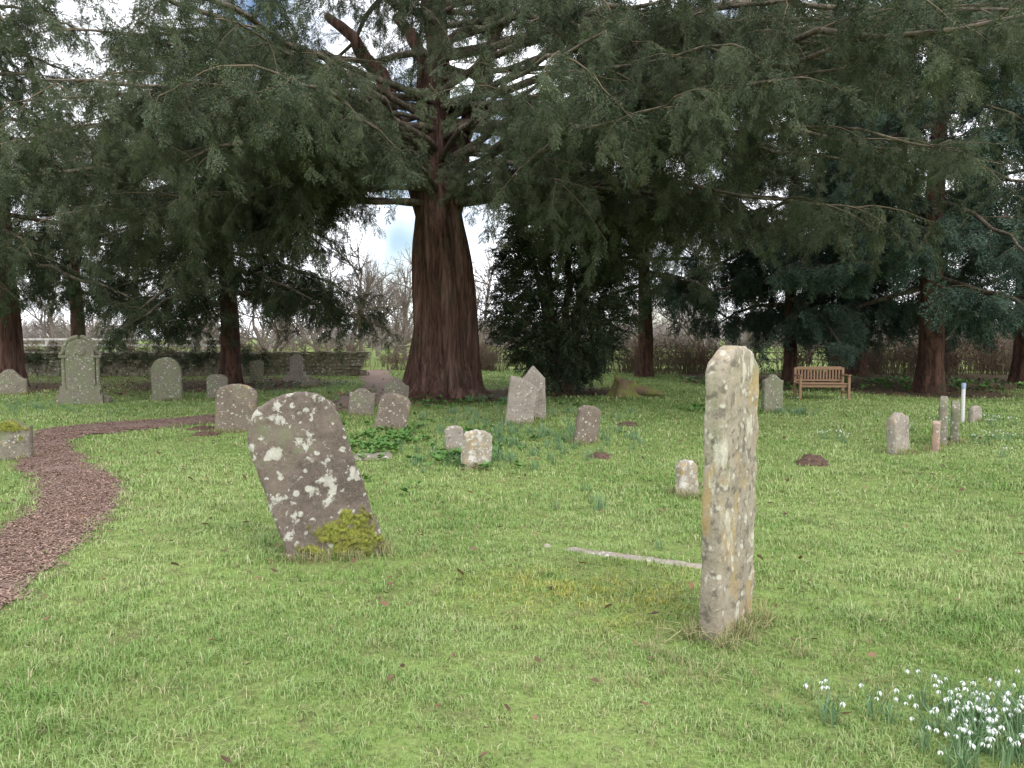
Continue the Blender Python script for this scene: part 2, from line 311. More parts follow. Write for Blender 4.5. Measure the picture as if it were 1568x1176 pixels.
# ---------------------------------------------------------------- headstones
def headstone(x,y,w,h,t,yaw,lean,top,mat,fwd=0,res=1,rough=.006,moss=None,name='headstone',parent=None,zoff=0,grass=True):
    nx=int(22*res); nz=int(26*res); a=np.linspace(-math.pi/2,math.pi/2,nx); us=np.sin(a)
    us=.5*us+.5*np.linspace(-1,1,nx); sd=R.uniform(0,100)
    def T(u):
        au=abs(u)
        if top=='round': return h-.5*w*(1-math.sqrt(max(0,1-u*u)))
        if top=='arch': return h-.40*w*(1-math.sqrt(max(0,1-.97*au**2.1)))/.83
        if top=='seg': return h-.22*w*(1-math.sqrt(max(0,1-.92*u*u)))/.72
        if top=='shoulder':
            return h-.34*w*(1-math.sqrt(max(0,1-(au/.72)**2))) if au<.62 else h-.34*w*.49-.03*w*math.sin((au-.62)/.38*math.pi)
        if top=='ogee': return h-.30*w*(.5-.5*math.cos(math.pi*min(1,au/.95)))
        if top=='gable': return h-.6*w*au
        if top=='slant': return h-.35*w*(u*.5+.5)-.1*w*au**2
        return h
    vs=[];att=[]
    for side in(-1,1):
        for i,u in enumerate(us):
            tz=T(u)+(.02*w*mnoise.noise(Vector((u*3,sd,0)))+.006*mnoise.noise(Vector((u*11,sd,4))))*(rough/.006)
            for j in range(nz+1):
                v=(j/nz)**.9; z=-.15+(tz+.15)*v; xx=u*w/2
                e=min((1-abs(u))*w/2,(tz-z)); k=.72+.28*min(1,max(0,e)/.018)**.6
                d=rough*(mnoise.noise(Vector((xx*9,z*9,sd+side)))+.5*mnoise.noise(Vector((xx*30,z*30,sd+side))))
                mm=0
                if moss and side==-1:
                    cx,cz,rr=moss
                    mm=1.15-math.hypot((xx-cx)/1.4,(z-cz))/rr+1.0*mnoise.noise(Vector((xx*11,z*11,3)))+.45*mnoise.noise(Vector((xx*36,z*36,3)))
                    mm=max(0,min(1,mm)); 
                    d2=mm*.030+(mm>.3)*.018*mnoise.noise(Vector((xx*55,z*55,1)))
                else: d2=0
                if moss is None: mm=max(0,.32-z/.35+.35*mnoise.noise(Vector((xx*8,z*8,sd)))) if z<.2 else 0
                edge=mnoise.noise(Vector((z*7,sd,side*0+2)))*rough*(abs(u)>.9)*1.2*np.sign(u)
                vs.append((xx+edge,side*(t/2*k+d)+(side*d2),z+zoff)); att.append(mm)
    n=nx*(nz+1); fs=[]
    ix=lambda s,i,j:s*n+i*(nz+1)+j
    for i in range(nx-1):
        for j in range(nz):
            fs.append((ix(0,i,j),ix(0,i+1,j),ix(0,i+1,j+1),ix(0,i,j+1))); fs.append((ix(1,i,j),ix(1,i,j+1),ix(1,i+1,j+1),ix(1,i+1,j)))
        fs.append((ix(0,i,nz),ix(0,i+1,nz),ix(1,i+1,nz),ix(1,i,nz)))
    for j in range(nz):
        fs.append((ix(0,0,j),ix(0,0,j+1),ix(1,0,j+1),ix(1,0,j))); fs.append((ix(0,nx-1,j),ix(1,nx-1,j),ix(1,nx-1,j+1),ix(0,nx-1,j+1)))
    mb=MB(); mb.add(vs,fs,0,att); ob=mb.obj(name,[mat],True,parent,att='moss')
    ob.data.set_sharp_from_angle(angle=math.radians(50))
    if parent is None:
        ob.location=(x,y,float(H(x,y))); ob.rotation_euler=(math.radians(fwd),math.radians(lean),math.radians(yaw))
        if grass:
            k=int((44 if y<8 else 9)*w/.5)+4
            for q in range(k):
                s=R.uniform(-.55,.55)*w; o=R.choice([-1,1])*(t/2+R.uniform(.0,.07)); if_=math.radians(yaw)
                px=x+s*math.cos(if_)-o*math.sin(if_); py=y+s*math.sin(if_)+o*math.cos(if_)
                LG.append((px,py,R.uniform(.5,1.1)))
    return ob
headstone(-1.22,5.32,.64,1.2,.10,22,-17.5,'arch',S_lean,res=3.2,rough=.010,moss=(.10,.10,.24),fwd=-3)
headstone(1.15,4.02,.44,1.52,.115,50,0.8,'round',S_tall,res=3,rough=.010)
headstone(-4.56,12.6,.64,.80,.12,15,3,'seg',S_brn)
headstone(-3.55,14.1,.62,.42,.12,10,-3,'seg',S_brn)
headstone(-3.0,15.2,.5,.56,.12,8,4,'shoulder',S_grey)
headstone(-2.05,12.8,.52,.62,.12,12,12,'seg',S_brn)
headstone(-2.78,18.3,.6,.55,.12,10,3,'ogee',S_grey)
headstone(-.75,10.1,.24,.36,.10,10,-4,'seg',S_pale)
headstone(-.43,8.9,.34,.45,.13,18,5,'seg',S_wht,rough=.014)
headstone(.12,13.5,.5,.88,.12,8,7,'slant',S_pale)
headstone(.42,14.1,.42,1.0,.12,5,-2,'gable',S_pale)
headstone(1.06,11.1,.36,.56,.11,28,9,'seg',S_brn)
headstone(1.73,7.5,.20,.36,.12,20,-3,'round',S_wht,rough=.012)
headstone(5.3,15.6,.42,.78,.14,10,0,'ogee',S_mon)
headstone(5.12,10.1,.36,.55,.13,35,-6,'shoulder',S_pale)
headstone(5.75,10.35,.14,.42,.09,55,0,'seg',S_pink,rough=.01)
headstone(6.15,10.9,.3,.72,.11,60,3,'round',S_grey)
headstone(6.55,11.3,.3,.62,.11,60,-5,'round',S_mon)
headstone(8.6,14.2,.3,.3,.1,30,0,'seg',S_pale)
headstone(-6.3,9.6,.46,.5,.14,15,0,'shoulder',S_grey,moss=(0,.5,.22))
headstone(-8.45,18.8,.70,1.06,.13,8,-1,'round',S_mon)
headstone(-7.3,19,.5,.62,.12,8,0,'seg',S_grey)
headstone(-13.1,20,.85,.66,.13,8,0,'ogee',S_grey)
headstone(-9.1,25.2,.5,.72,.12,0,0,'seg',S_grey)
headstone(-8.5,25.5,.44,.75,.12,0,2,'seg',S_mon)
headstone(-9.6,17.9,.42,.22,.2,0,4,'seg',S_grey,rough=.03)
headstone(-6.2,23.5,.5,.3,.12,0,4,'seg',S_grey)
mon=empty('ornate_headstone',(-10.0,17.8,float(H(-10,17.8)))); mon.rotation_euler=(0,0,math.radians(14))
headstone(0,0,.62,1.5,.13,0,0,'round',S_mon,parent=mon,name='tablet',res=1.5)
mb=MB(); box(mb,(0,0,.1),(.98,.42,.22)); box(mb,(0,0,.26),(.84,.3,.11)); 
for s in(-1,1):
    tube(mb,[(s*.36,0,.3),(s*.36,0,.5),(s*.36,0,1.05)],[.055,.045,.045],10); box(mb,(s*.36,0,1.09),(.17,.16,.06)); box(mb,(s*.37,0,.36),(.13,.15,.1))
    tube(mb,[(s*.44,0,1.13),(s*.36,0,1.18),(s*.33,0,1.28),(s*.25,0,1.40)],[.035,.05,.045,.03],8,cap=True)
arc=[(.34*math.cos(a),-.03,1.2+.34*math.sin(a)) for a in np.linspace(0.05,math.pi-.05,18)]
tube(mb,arc,[.05]*18,8); tube(mb,[(0,-.075,1.22),(0,-.09,1.22)],[.13,.10],14,cap=True)
mb.obj('plinth_and_columns',[S_mon],parent=mon,att='moss')
ped=empty('pedestal_monument',(-7.3,26,0)); mb=MB(); box(mb,(0,0,.1),(.75,.5,.24)); box(mb,(0,0,.28),(.55,.38,.14))
mb.obj('plinth',[S_pale],parent=ped,att='moss'); headstone(0,0,.42,.95,.14,0,0,'shoulder',S_pale,parent=ped,name='tablet')
def slabmesh(name,p,q,wd,ht,mat,sink=.05):
    p=np.array(p);q=np.array(q); L=np.linalg.norm(q-p); d=(q-p)/L; e=np.array([-d[1],d[0]]); n=int(L/.035); mb=MB(); vs=[]; K=5
    for i in range(n+1):
        for k in range(K):
            s=(k/(K-1)-.5)*wd*(1+.35*mnoise.noise(Vector((i*.35,k,2)))); c=p+d*L*i/n+e*s
            z=float(H(c[0],c[1]))+(ht if 0<k<K-1 else -.02)+.006*mnoise.noise(Vector((i*.4,k*.7,9)))-sink*max(0,mnoise.noise(Vector((i*.17,4,4))))
            vs.append((c[0],c[1],z))
    mb.add(vs,[(i*K+k,(i+1)*K+k,(i+1)*K+k+1,i*K+k+1) for i in range(n) for k in range(K-1)]); return mb.obj(name,[mat],True,att='moss')
slabmesh('grave_kerb',(.25,5.68),(1.3,5.14),.12,.014,S_pale,.05)
slabmesh('grave_slab',(-2.15,9.6),(-1.55,9.75),.4,.05,S_mon)
# ---------------------------------------------------------------- bench
bench=empty('park_bench',(7.55,18.7,float(H(7.55,18.7)))); bench.rotation_euler=(0,0,math.radians(-4)); bench.scale=(.88,.88,.88)
M_wood,nt=newmat('bench_wood'); tc=nd(nt,'ShaderNodeTexCoord'); mp=nd(nt,'ShaderNodeMapping',{'Vector':tc.outputs['Object'],'Scale':(3,14,14)}); n=noi(nt,mp.outputs[0],4,5)
finish(nt,mix(nt,n,[.22,.12,.07],[.42,.27,.17]),.7,n,.2,.01)
W=1.3
for nm,parts in {'legs':[((s*W/2,-.26,.32),(.065,.065,.64)) for s in(-1,1)]+[((s*W/2,.24,.43),(.065,.06,.86)) for s in(-1,1)]+[((s*W/2,0,.18),(.04,.44,.05)) for s in(-1,1)],
 'armrests':[((s*W/2,-.03,.66),(.08,.6,.035)) for s in(-1,1)],
 'seat':[((0,-.25+.095*k,.43),(W+.03,.078,.025)) for k in range(6)]+[((0,-.235,.37),(W-.07,.03,.08))],
 'backrest':[((0,.235,.84),(W-.07,.04,.09)),((0,.235,.50),(W-.07,.04,.05))]+[((-W/2+.1+k*(W-.2)/13,.235,.66),(.045,.02,.265)) for k in range(14)]}.items():
    mb=MB()
    for c,s in parts: box(mb,c,s)
    o=mb.obj(nm,[M_wood],parent=bench); b=o.modifiers.new('b','BEVEL'); b.width=.006
# ---------------------------------------------------------------- wall, fences
wall=MB(); zz=0
for row in range(7):
    hgt=R.uniform(.10,.15); x=-20.0+R.uniform(0,.3)
    while x<-5.9:
        L=R.uniform(.18,.5); box(wall,(x+L/2,30+R.normal(0,.03),zz+hgt/2),(L-.03,.34,hgt-.025),0,.012); x+=L
    zz+=hgt
x=-20.0
while x<-5.9:
    L=R.uniform(.25,.45); box(wall,(x+L/2,30,zz+.035),(L-.02,.42,.07),0,.015); x+=L
box(wall,(-12.95,30,zz/2-.03),(14.0,.24,zz-.06))
wo=wall.obj('drystone_wall',[S_wall],att='moss')
M_wf,nt=newmat('white_paint'); finish(nt,[.6,.58,.54],.6)
mb=MB()
for k in range(8): box(mb,(-28+k*1.9,40,.65),(.12,.12,1.6))
for z in(.75,1.08,1.4): box(mb,(-21.3,39.92,z),(14,.04,.10))
mb.obj('white_rail_fence',[M_wf])
M_pw,nt=newmat('weathered_post'); g=nd(nt,'ShaderNodeNewGeometry'); finish(nt,mix(nt,noi(nt,g.outputs['Position'],6),[.14,.12,.09],[.32,.28,.23]),.9)
mb=MB()
for k in range(17): box(mb,(-5.5+k*1.9,36.5+.02*k,.62),(.11,.11,1.3),0,.01)
for z in (.45,.8,1.1): tube(mb,[(-5.5+k*1.9,36.42+.02*k,z+.01*R.normal()) for k in range(17)],[.02]*17,4)
mb.obj('post_and_wire_fence',[M_pw])
mb=MB(); tube(mb,[(8.25,14,-.1),(8.25,14,.64)],[.035,.033],10,cap=True); tube(mb,[(8.25,14,.60),(8.25,14,.70)],[.04,.038],10,1,cap=True)
M_cap,nt=newmat('post_cap'); finish(nt,[.3,.36,.5],.5); mb.obj('marker_post',[M_wf,M_cap],True)
# ---------------------------------------------------------------- stump, molehills
M_mstump,nt=newmat('mossy_wood'); g=nd(nt,'ShaderNodeNewGeometry'); n=noi(nt,g.outputs['Position'],4,5)
finish(nt,mix(nt,mr(nt,n,.4,.6),[.22,.24,.06],[.2,.14,.09]),.95,noi(nt,g.outputs['Position'],30,4),.8,.03)
mb=MB(); fl_=lambda a,t:1+.16*np.sin(5*a+1)+.08*np.sin(9*a)
tube(mb,[(2.95,20,-.1),(2.95,20,.1),(2.97,20,.25),(3.0,20,.42)],[.5,.36,.3,.27],24,cap=True,flute=fl_)
tube(mb,[(3.1,19.9,.2),(3.5,19.8,.14),(3.9,19.7,.06)],[.16,.12,.05],10,cap=True); tube(mb,[(2.9,19.9,.3),(2.7,19.8,.5),(2.65,19.8,.58)],[.1,.07,.02],8,cap=True)
mb.obj('tree_stump',[M_mstump],True)
for (x,y,r,hh) in [(3.65,9.3,.24,.11),(1.15,9.9,.18,.05),(-4.9,12.2,.22,.06),(-5.2,12.9,.28,.06),(1.95,13.0,.2,.05)]:
    mb=MB(); vs=[(x,y,float(H(x,y))+hh)]; fs=[]
    for i in range(1,9):
        for j in range(24):
            a=j*math.pi/12; rr=r*i/8*(1+.4*mnoise.noise(Vector((math.cos(a)*2,math.sin(a)*2,x)))); px=x+rr*math.cos(a);py=y+rr*.9*math.sin(a)
            vs.append((px,py,float(H(px,py))+hh*max(0,math.cos(i/8*1.5))**1.3+.045*mnoise.noise(Vector((px*16,py*16,0))) if i<8 else float(H(px,py))-.02))
    for j in range(24): fs.append((0,1+j,1+(j+1)%24))
    for i in range(7):
        for j in range(24): a=1+i*24; fs.append((a+j,a+24+j,a+24+(j+1)%24,a+(j+1)%24))
    mb.add(vs,fs); mb.obj('molehill',[M_soil],True)
# ---------------------------------------------------------------- small plants
C_dead=hidden('dead_leaves')
for k in range(3):
    mb=MB(); L=.035+.008*k; z=.012
    mb.add([(-L,0,z),(-L*.3,L*.45,z+.008),(L*.5,L*.4,z+.012),(L,0,z+.004+.006*k),(L*.5,-L*.4,z+.002),(-L*.3,-L*.45,z+.014),(0,0,z)],[(0,6,1),(1,6,2),(2,6,3),(3,6,4),(4,6,5),(5,6,0)])
    mb.obj('leaf%d'%k,[M_dead],coll=C_dead)
n=750; y=np.sqrt(R.uniform(2.2**2,15**2,n)); x=R.uniform(-1,1,n)*y*.75; sc=R.uniform(.3,.85,n); zo=np.full(n,.028)
n2=2600; yb=R.uniform(17,31,n2); xb=R.uniform(-15,18,n2); kk=litter(xb,yb)>.35; xb,yb=xb[kk],yb[kk]
x=np.concatenate([x,xb]); y=np.concatenate([y,yb]); sc=np.concatenate([sc,R.uniform(.8,2.0,len(xb))]); zo=np.concatenate([zo,np.full(len(xb),.01)]); n=len(x)
scatter('fallen_leaves',C_dead,np.stack([x,y,H(x,y)+zo],1),np.stack([R.normal(0,.35,n),R.normal(0,.35,n),R.uniform(0,6.28,n)],1),sc)
C_arum=hidden('arum')
for k in range(3):
    mb=MB()
    for q in range(7):
        a=R.uniform(0,6.28); L=R.uniform(.05,.09); el=R.uniform(.2,.8); r0=R.uniform(.0,.05)
        d=np.array([math.cos(a)*math.cos(el),math.sin(a)*math.cos(el),math.sin(el)]); s=np.array([-math.sin(a),math.cos(a),0]); b=np.array([math.cos(a)*r0,math.sin(a)*r0,R.uniform(.01,.06)])
        u=np.array([0,0,-1.])
        mb.add([b,b+d*L*.35+s*L*.4,b+d*L,b+d*L*.35-s*L*.4,b+d*L*.5+u*L*.08],[(0,4,1),(1,4,2),(2,4,3),(3,4,0)])
    mb.obj('arum%d'%k,[M_ivy],coll=C_arum)
pts=[]
while len(pts)<250:
    x=R.normal(-1.55,.85); y=R.normal(11.0,1.2)
    if mnoise.noise(Vector((x*1.3,y*1.3,2)))>-.1: pts.append((x,y))
pts=np.array(pts); ex=np.stack([R.normal(4.3,.5,60),R.normal(15.6,.5,60)],1); pts=np.vstack([pts,ex,np.stack([R.normal(-.6,.4,30),R.normal(9.4,.4,30)],1),np.stack([R.uniform(6,16,260),R.uniform(21.5,28,260)],1),np.stack([R.normal(-1.5,2.2,120),R.normal(17.8,.9,120)],1)])
n=len(pts); scatter('arum_plants',C_arum,np.stack([pts[:,0],pts[:,1],H(pts[:,0],pts[:,1])],1),np.stack([0*pts[:,0],0*pts[:,0],R.uniform(0,6.28,n)],1),R.uniform(.8,1.3,n)*np.where(pts[:,1]>20,1.6,1))
C_daf=hidden('daffodil_shoots')
for k in range(3):
    mb=MB(); blades(mb,22,.07,.10,.2,.009,.35); mb.obj('daf%d'%k,[M_glauc],coll=C_daf)
L=[(R.normal(cx,sx),R.normal(cy,sy)) for cx,cy,sx,sy,k in[(.3,11.8,.9,.9,110),(-.4,14.5,1.2,1,60),(-.55,18.5,.3,.2,10),(-.3,9.3,.4,.3,25),(5.6,15.4,.3,.3,40),(9,11.5,1,1,30),(-11.5,15.5,1.5,.8,80),(-.1,7.2,1.2,.5,4),(1.7,6.3,.5,.5,3),(-6.5,21,1.5,1,30)] for _ in range(k)]
L=np.array(L); n=len(L); scatter('daffodil_shoots',C_daf,np.stack([L[:,0],L[:,1],H(L[:,0],L[:,1])],1),np.stack([R.normal(0,.1,n),R.normal(0,.1,n),R.uniform(0,6.28,n)],1),R.uniform(.5,1.1,n))
C_snow=hidden('snowdrop_clumps')
for k in range(4):
    mb=MB(); blades(mb,14,.035,.08,.14,.007,.5,0)
    for q in range(3):
        a=R.uniform(0,6.28); d=np.array([math.cos(a),math.sin(a),0]); b=d*R.uniform(0,.035); hh=R.uniform(.12,.17); lean=R.uniform(.01,.04)
        st=[b,b+d*lean*.5+[0,0,hh*.6],b+d*lean+[0,0,hh],b+d*(lean+.012)+[0,0,hh+.006],b+d*(lean+.024)+[0,0,hh-.006]]
        tube(mb,st,[.0016]*5,4,0); c=np.array(st[-1]); tube(mb,[c,c-[0,0,.006]],[.0035,.0035],5,0,cap=True)
        for m_ in range(3):
            t=a+m_*2.094; e=np.array([math.cos(t),math.sin(t),0]); s=np.array([-e[1],e[0],0]); z=np.array([0,0,-1.]); o=c+z*.004
            mb.add([o,o+z*.012+e*.008+s*.006,o+z*.024+e*.008,o+z*.012+e*.008-s*.006,o+z*.012+e*.011],[(0,1,4),(1,2,4),(2,3,4),(3,0,4)],1)
    mb.obj('snow%d'%k,[M_glauc,M_white],coll=C_snow)
L=[]
for cx,cy,sx,sy,k in[(1.90,2.90,.15,.12,44),(1.70,2.72,.04,.05,3),(1.58,2.78,.02,.04,2),(1.28,3.04,.02,.03,2),(1.5,3.04,.03,.03,2),(5.0,11.4,.3,.3,5),(7.3,12.0,.7,.7,14),(8.2,14,.7,.5,12),(-12.6,16.6,1.4,.8,14),(-6.2,24,1.2,.8,24),(6.5,9,.8,.8,2),(6.2,17.5,1,.6,5)]:
    for _ in range(k): L.append((R.normal(cx,sx),R.normal(cy,sy),1.0 if cy<6 else 1.1))
L=np.array(L); n=len(L); scatter('snowdrops',C_snow,np.stack([L[:,0],L[:,1],H(L[:,0],L[:,1])],1),np.stack([R.normal(0,.12,n),R.normal(0,.12,n),R.uniform(0,6.28,n)],1),L[:,2]*R.uniform(.8,1.15,n))
LG=np.array(LG)
n2=130; ey=np.sqrt(R.uniform(2.5**2,9**2,n2)); ex=R.uniform(-1,1,n2)*ey*.7; ok=pdist(ex,ey)>.5
LG=np.vstack([LG,np.stack([ex[ok],ey[ok],np.full(ok.sum(),.45)],1),np.stack([R.normal(.95,.3,60),R.normal(3.7,.3,60),R.uniform(.3,.7,60)],1)]); n=len(LG)
scatter('long_grass',C_long,np.stack([LG[:,0],LG[:,1],H(LG[:,0],LG[:,1])],1),np.stack([R.normal(0,.15,n),R.normal(0,.15,n),R.uniform(0,6.28,n)],1),LG[:,2])
# ---------------------------------------------------------------- foliage: sprays baked into branchlets
def make_spray(L,nt_,side,leaf,lw,droop):
    mb=MB(); cy=R.normal(0,.12)
    ax=np.array([[s*L*(1-.15*droop*s),cy*s*s*L,-droop*s*s*L*.6] for s in np.linspace(0,1,5)]); tube(mb,ax,[.005,.004,.003,.002,.001],3,1)
    for q in range(nt_):
        s=.06+.94*(q+R.random()*.6)/nt_; f=s*4; i=min(3,int(f)); b=ax[i]+(ax[i+1]-ax[i])*(f-i)
        sd=1 if q%2 else -1; l=side*L*(1.05-.65*s)*R.uniform(.6,1.2)
        d=np.array([R.uniform(.5,.9),sd*R.uniform(.5,1.),R.uniform(-.7,.35)]); d/=np.linalg.norm(d)
        m=max(3,int(l/(leaf*.55)))
        for j in range(m):
            t=(j+1)/m; p=b+d*l*t+np.array([0,0,-.35*l*t*t])
            for z in(-1,1):
                e=np.cross(d,[0,0,1.]); e/=np.linalg.norm(e); v=d*.75+e*z*.7+np.array([0,0,R.normal(-.05,.4)]); v/=np.linalg.norm(v)
                w=np.cross(v,[R.normal(0,.6),R.normal(0,.6),1.]); w/=np.linalg.norm(w); ll=leaf*R.uniform(.7,1.25)
                mb.add([p-w*lw*.5,p+w*lw*.5,p+v*ll*.7+w*lw*.35,p+v*ll],[(0,1,2,3)],0)
    return np.array(mb.v),np.array([list(f) for f in mb.f]),np.array(mb.m)
def branchlets(name,mat,sprays,L=1.8,nvar=9,step=.17,chain=.35,clen=5,pitch=.55,sag=.4,ssc=1.0):
    C=hidden(name)
    for k in range(nvar):
        n=6; cyv=R.normal(0,.15); S=np.array([[L*u,cyv*u*u*L,-sag*L*L*u*u*.35] for u in np.linspace(0,1,n)])+R.normal(0,.02,(n,3)); S[0]=0
        mb=MB(); tube(mb,S,np.linspace(.02,.005,n),4,1)
        Vs=[np.array(mb.v)];Fs=[np.array([list(f) for f in mb.f])];Ms=[np.array(mb.m)]; o=len(mb.v)
        def put(p,yaw,pit,sc):
            nonlocal o
            v,f,m=sprays[R.integers(len(sprays))]; E=np.array(Euler((R.normal(0,.6),pit,yaw)).to_matrix())
            Vs.append(v@E.T*sc+p); Fs.append(f+o); Ms.append(m); o+=len(v)
        mcount=int(L/step)+2
        for j in range(mcount):
            u=.05+.95*j/(mcount-1); gI=u*(n-1)*.999; a=int(gI); p=S[a]+(S[a+1]-S[a])*(gI-a)
            y2=R.choice([-1,1])*R.uniform(.2,1.3)*(1-.5*u); sc=ssc*R.uniform(.6,1.2); put(p,y2,pitch*R.uniform(-.5,2.0),sc)
            if R.random()<chain:
                pp=p.copy(); y3=R.uniform(0,6.28); dr=R.uniform(.02,.10)
                for c in range(R.integers(2,clen+1)):
                    pp=pp+np.array([R.normal(0,.03)+dr*math.cos(y3),R.normal(0,.03)+dr*math.sin(y3),-.14*ssc]); put(pp,y3+R.uniform(-1.8,1.8),R.uniform(.4,1.3),ssc*R.uniform(.5,.9))
        V=np.concatenate(Vs);F=np.concatenate(Fs);M=np.concatenate(Ms)
        me=bpy.data.meshes.new(name); me.vertices.add(len(V)); me.vertices.foreach_set('co',V.ravel()); me.loops.add(F.size); me.loops.foreach_set('vertex_index',F.ravel().astype(np.int32))
        me.polygons.add(len(F)); me.polygons.foreach_set('loop_start',np.arange(0,F.size,4,dtype=np.int32)); me.materials.append(mat); me.materials.append(M_twig)
        me.polygons.foreach_set('material_index',M.astype(np.int32)); me.update(calc_edges=True)
        C.objects.link(bpy.data.objects.new('%s%d'%(name,k),me))
    return C
spA=[make_spray(.42,14,.50,.044,.017,.4) for _ in range(7)]
spB=[make_spray(.6,13,.45,.070,.028,.35) for _ in range(5)]
spC=[make_spray(.8,13,.42,.105,.038,.5) for _ in range(5)]
C_yew=branchlets('yew_branchlet',M_yew,spA,nvar=10,step=.14,chain=.6,clen=7,sag=.5)
C_yew2=branchlets('dark_yew_branchlet',M_yew2,spB,nvar=7,chain=.45,clen=6)
C_fir=branchlets('fir_branchlet',M_fir,spC,nvar=7,step=.2,chain=.4,clen=5,pitch=.5,ssc=1.05)
C_bush=hidden('bush_spray')
for k,(v,f,m) in enumerate(spB):
    me=bpy.data.meshes.new('bs'); me.from_pydata(v.tolist(),[],f.tolist()); me.materials.append(M_yew2); me.materials.append(M_twig); me.polygons.foreach_set('material_index',m.astype(np.int32)); C_bush.objects.link(bpy.data.objects.new('bs%d'%k,me))
class Tree:
    def __init__(s,name,loc,coll,barkmats):
        s.e=empty(name,(loc[0],loc[1],0)); s.loc=np.array([loc[0],loc[1],0.]); s.mb=MB(); s.P=[];s.Ro=[];s.S=[]; s.coll=coll; s.mats=barkmats; s.keep=lambda p,q:True
    def sp(s,p,yaw,pitch,sc,tip=None):
        if p[2]<.25 or not s.keep(p,p if tip is None else tip): return
        s.P.append(p-s.loc); s.Ro.append((R.normal(0,.12),pitch,yaw)); s.S.append(sc)
    def limb(s,p0,p1,r0,lift,k=14,wob=.06):
        p0=np.array(p0,float);p1=np.array(p1,float); d=p1-p0; h=np.array([d[0],d[1],0]); L=np.linalg.norm(d)
        c1=p0+h*.33+np.array([0,0,d[2]*.33+lift]); c2=p0+h*.72+np.array([0,0,d[2]*.7+lift*.9]); t=np.linspace(0,1,k)[:,None]
        P=(1-t)**3*p0+3*(1-t)**2*t*c1+3*(1-t)*t*t*c2+t**3*p1
        ph=R.uniform(0,50); P+=np.array([[mnoise.noise(Vector((i*.5,ph,a*9.)))*wob*L*.6*math.sin(math.pi*i/(k-1)) for a in range(3)] for i in range(k)])
        return P,L
    def bough(s,p0,p1,r0=.1,lift=1.0,nsub=14,sub=1.9,tmin=.35):
        P,L=s.limb(p0,p1,r0,lift); k=len(P); rad=[r0*(1-i/(k-1))**.8+.012 for i in range(k)]
        tube(s.mb,P-s.loc,rad,7,1)
        for q in range(nsub):
            t=tmin+(1-tmin)*(q+R.random())/nsub; f=min(t,.999)*(k-1); i=int(f); b=P[i]+(P[i+1]-P[i])*(f-i)
            d=P[i+1]-P[i]; yaw=math.atan2(d[1],d[0])+(1 if q%2 else -1)*R.uniform(.3,1.3)*(1 if t<.93 else .3)
            l=sub*R.uniform(.5,1.2)*(1-.35*t); pt=R.uniform(-.5,.6)
            tip=b+np.array([math.cos(yaw)*l,math.sin(yaw)*l,-l*(.3+pt)-.4])
            s.sp(b,yaw,pt,l/1.8,tip)
    def done(s):
        s.mb.obj('trunk_and_limbs',s.mats,True,s.e)
        scatter('foliage',s.coll,s.P,s.Ro,s.S,s.e); return len(s.P)
TOT=0
# --- main yew
T=Tree('yew_tree',YEW,C_yew,[M_bark,M_limb])
def keepY(p,q):
    for a in(p,q):
        if math.hypot(a[0]-YEW[0],a[1]-YEW[1])<3.4 and a[2]<5.0: return False
        if math.hypot(a[0]+2.0,a[1]-19)<4.2 and 6.0<a[2]<8.6 and R.random()<.55: return False
        if a[2]<2.3: return False
    return True
T.keep=keepY
ph=R.uniform(0,6.28,8)
def flute(a,t):
    f=1+.0*a; tw=t*1.6
    for k,am in((3,.07),(5,.08)): f=f+am*np.sin(k*(a+tw*.5)+ph[k%8]+1.6*np.sin(t*3+k))*(1.25-.5*t)
    for k,am,of in((7,.16,0),(11,.09,2),(19,.045,4)): f=f-am*(1-np.abs(np.sin(k*.5*(a+tw*.45)+of+.9*np.sin(t*5+of)+.5*np.sin(2*a))))**3
    return f+.03
zs=np.array([-.2,0,.12,.3,.6,1,1.5,2,2.5,3,3.5,4,4.5,5,5.6,7]); rs=np.array([1.35,1.2,1.08,.96,.9,.85,.82,.81,.80,.79,.76,.7,.62,.54,.46,.34])
zz=np.linspace(-.2,7,70); rr=np.interp(zz,zs,rs)
tube(T.mb,[(.08*math.sin(z*.7),0,z) for z in zz],rr,168,0,flute=flute)
cx,cy=YEW
for k in range(6):
    a=k*1.05+.5; r=.58
    zl=[0,.15,.5,1,2,3,4,4.8]
    tube(T.mb,[(math.cos(a+z*.08)*(1.5 if z<.1 else r-.03*z+.4*math.exp(-z*2)),math.sin(a+z*.08)*(1.5 if z<.1 else r-.03*z+.4*math.exp(-z*2)),z-.1) for z in zl],[.12,.22,.25,.22,.19,.16,.12,.05],16,0)
stems=[((-4.6,19.6,9.5),.32),((-2.0,20.6,13),.4),((0.4,20.6,11.5),.28),((-3.2,22,12),.26)]
for e,r in stems:
    a=math.atan2(e[1]-cy,e[0]-cx); P,L=T.limb((cx+.2*math.cos(a),cy+.2*math.sin(a),4.3),e,r,1.3,wob=.1); tube(T.mb,P-T.loc,np.linspace(r,r*.3,len(P)),12,0)
ends=[]
for x in(-7.0,-6.0,-5.1,-4.4,-3.7,-2.9,1.1,2.1,3.0,4.0,5.0,6.0,7.1): ends.append((x,R.uniform(8.2,11.4),R.uniform(4.4,5.9),.5,13,1.7))
for x in(-8,-6,-4.4,3.2,5,7,8.5): ends.append((x,R.uniform(10,13.5),R.uniform(6.2,7.6),.4,13,2.0))
for x in(-10.8,-9.6,-8.4,-7.3,-6.2,-5.2,-4.2,1.1,2.1,3.2,4.3,5.5,6.8,8.1,9.5,11): ends.append((x,R.uniform(11.8,15.8),R.uniform(4.2,7.2),.6,14,2.0))
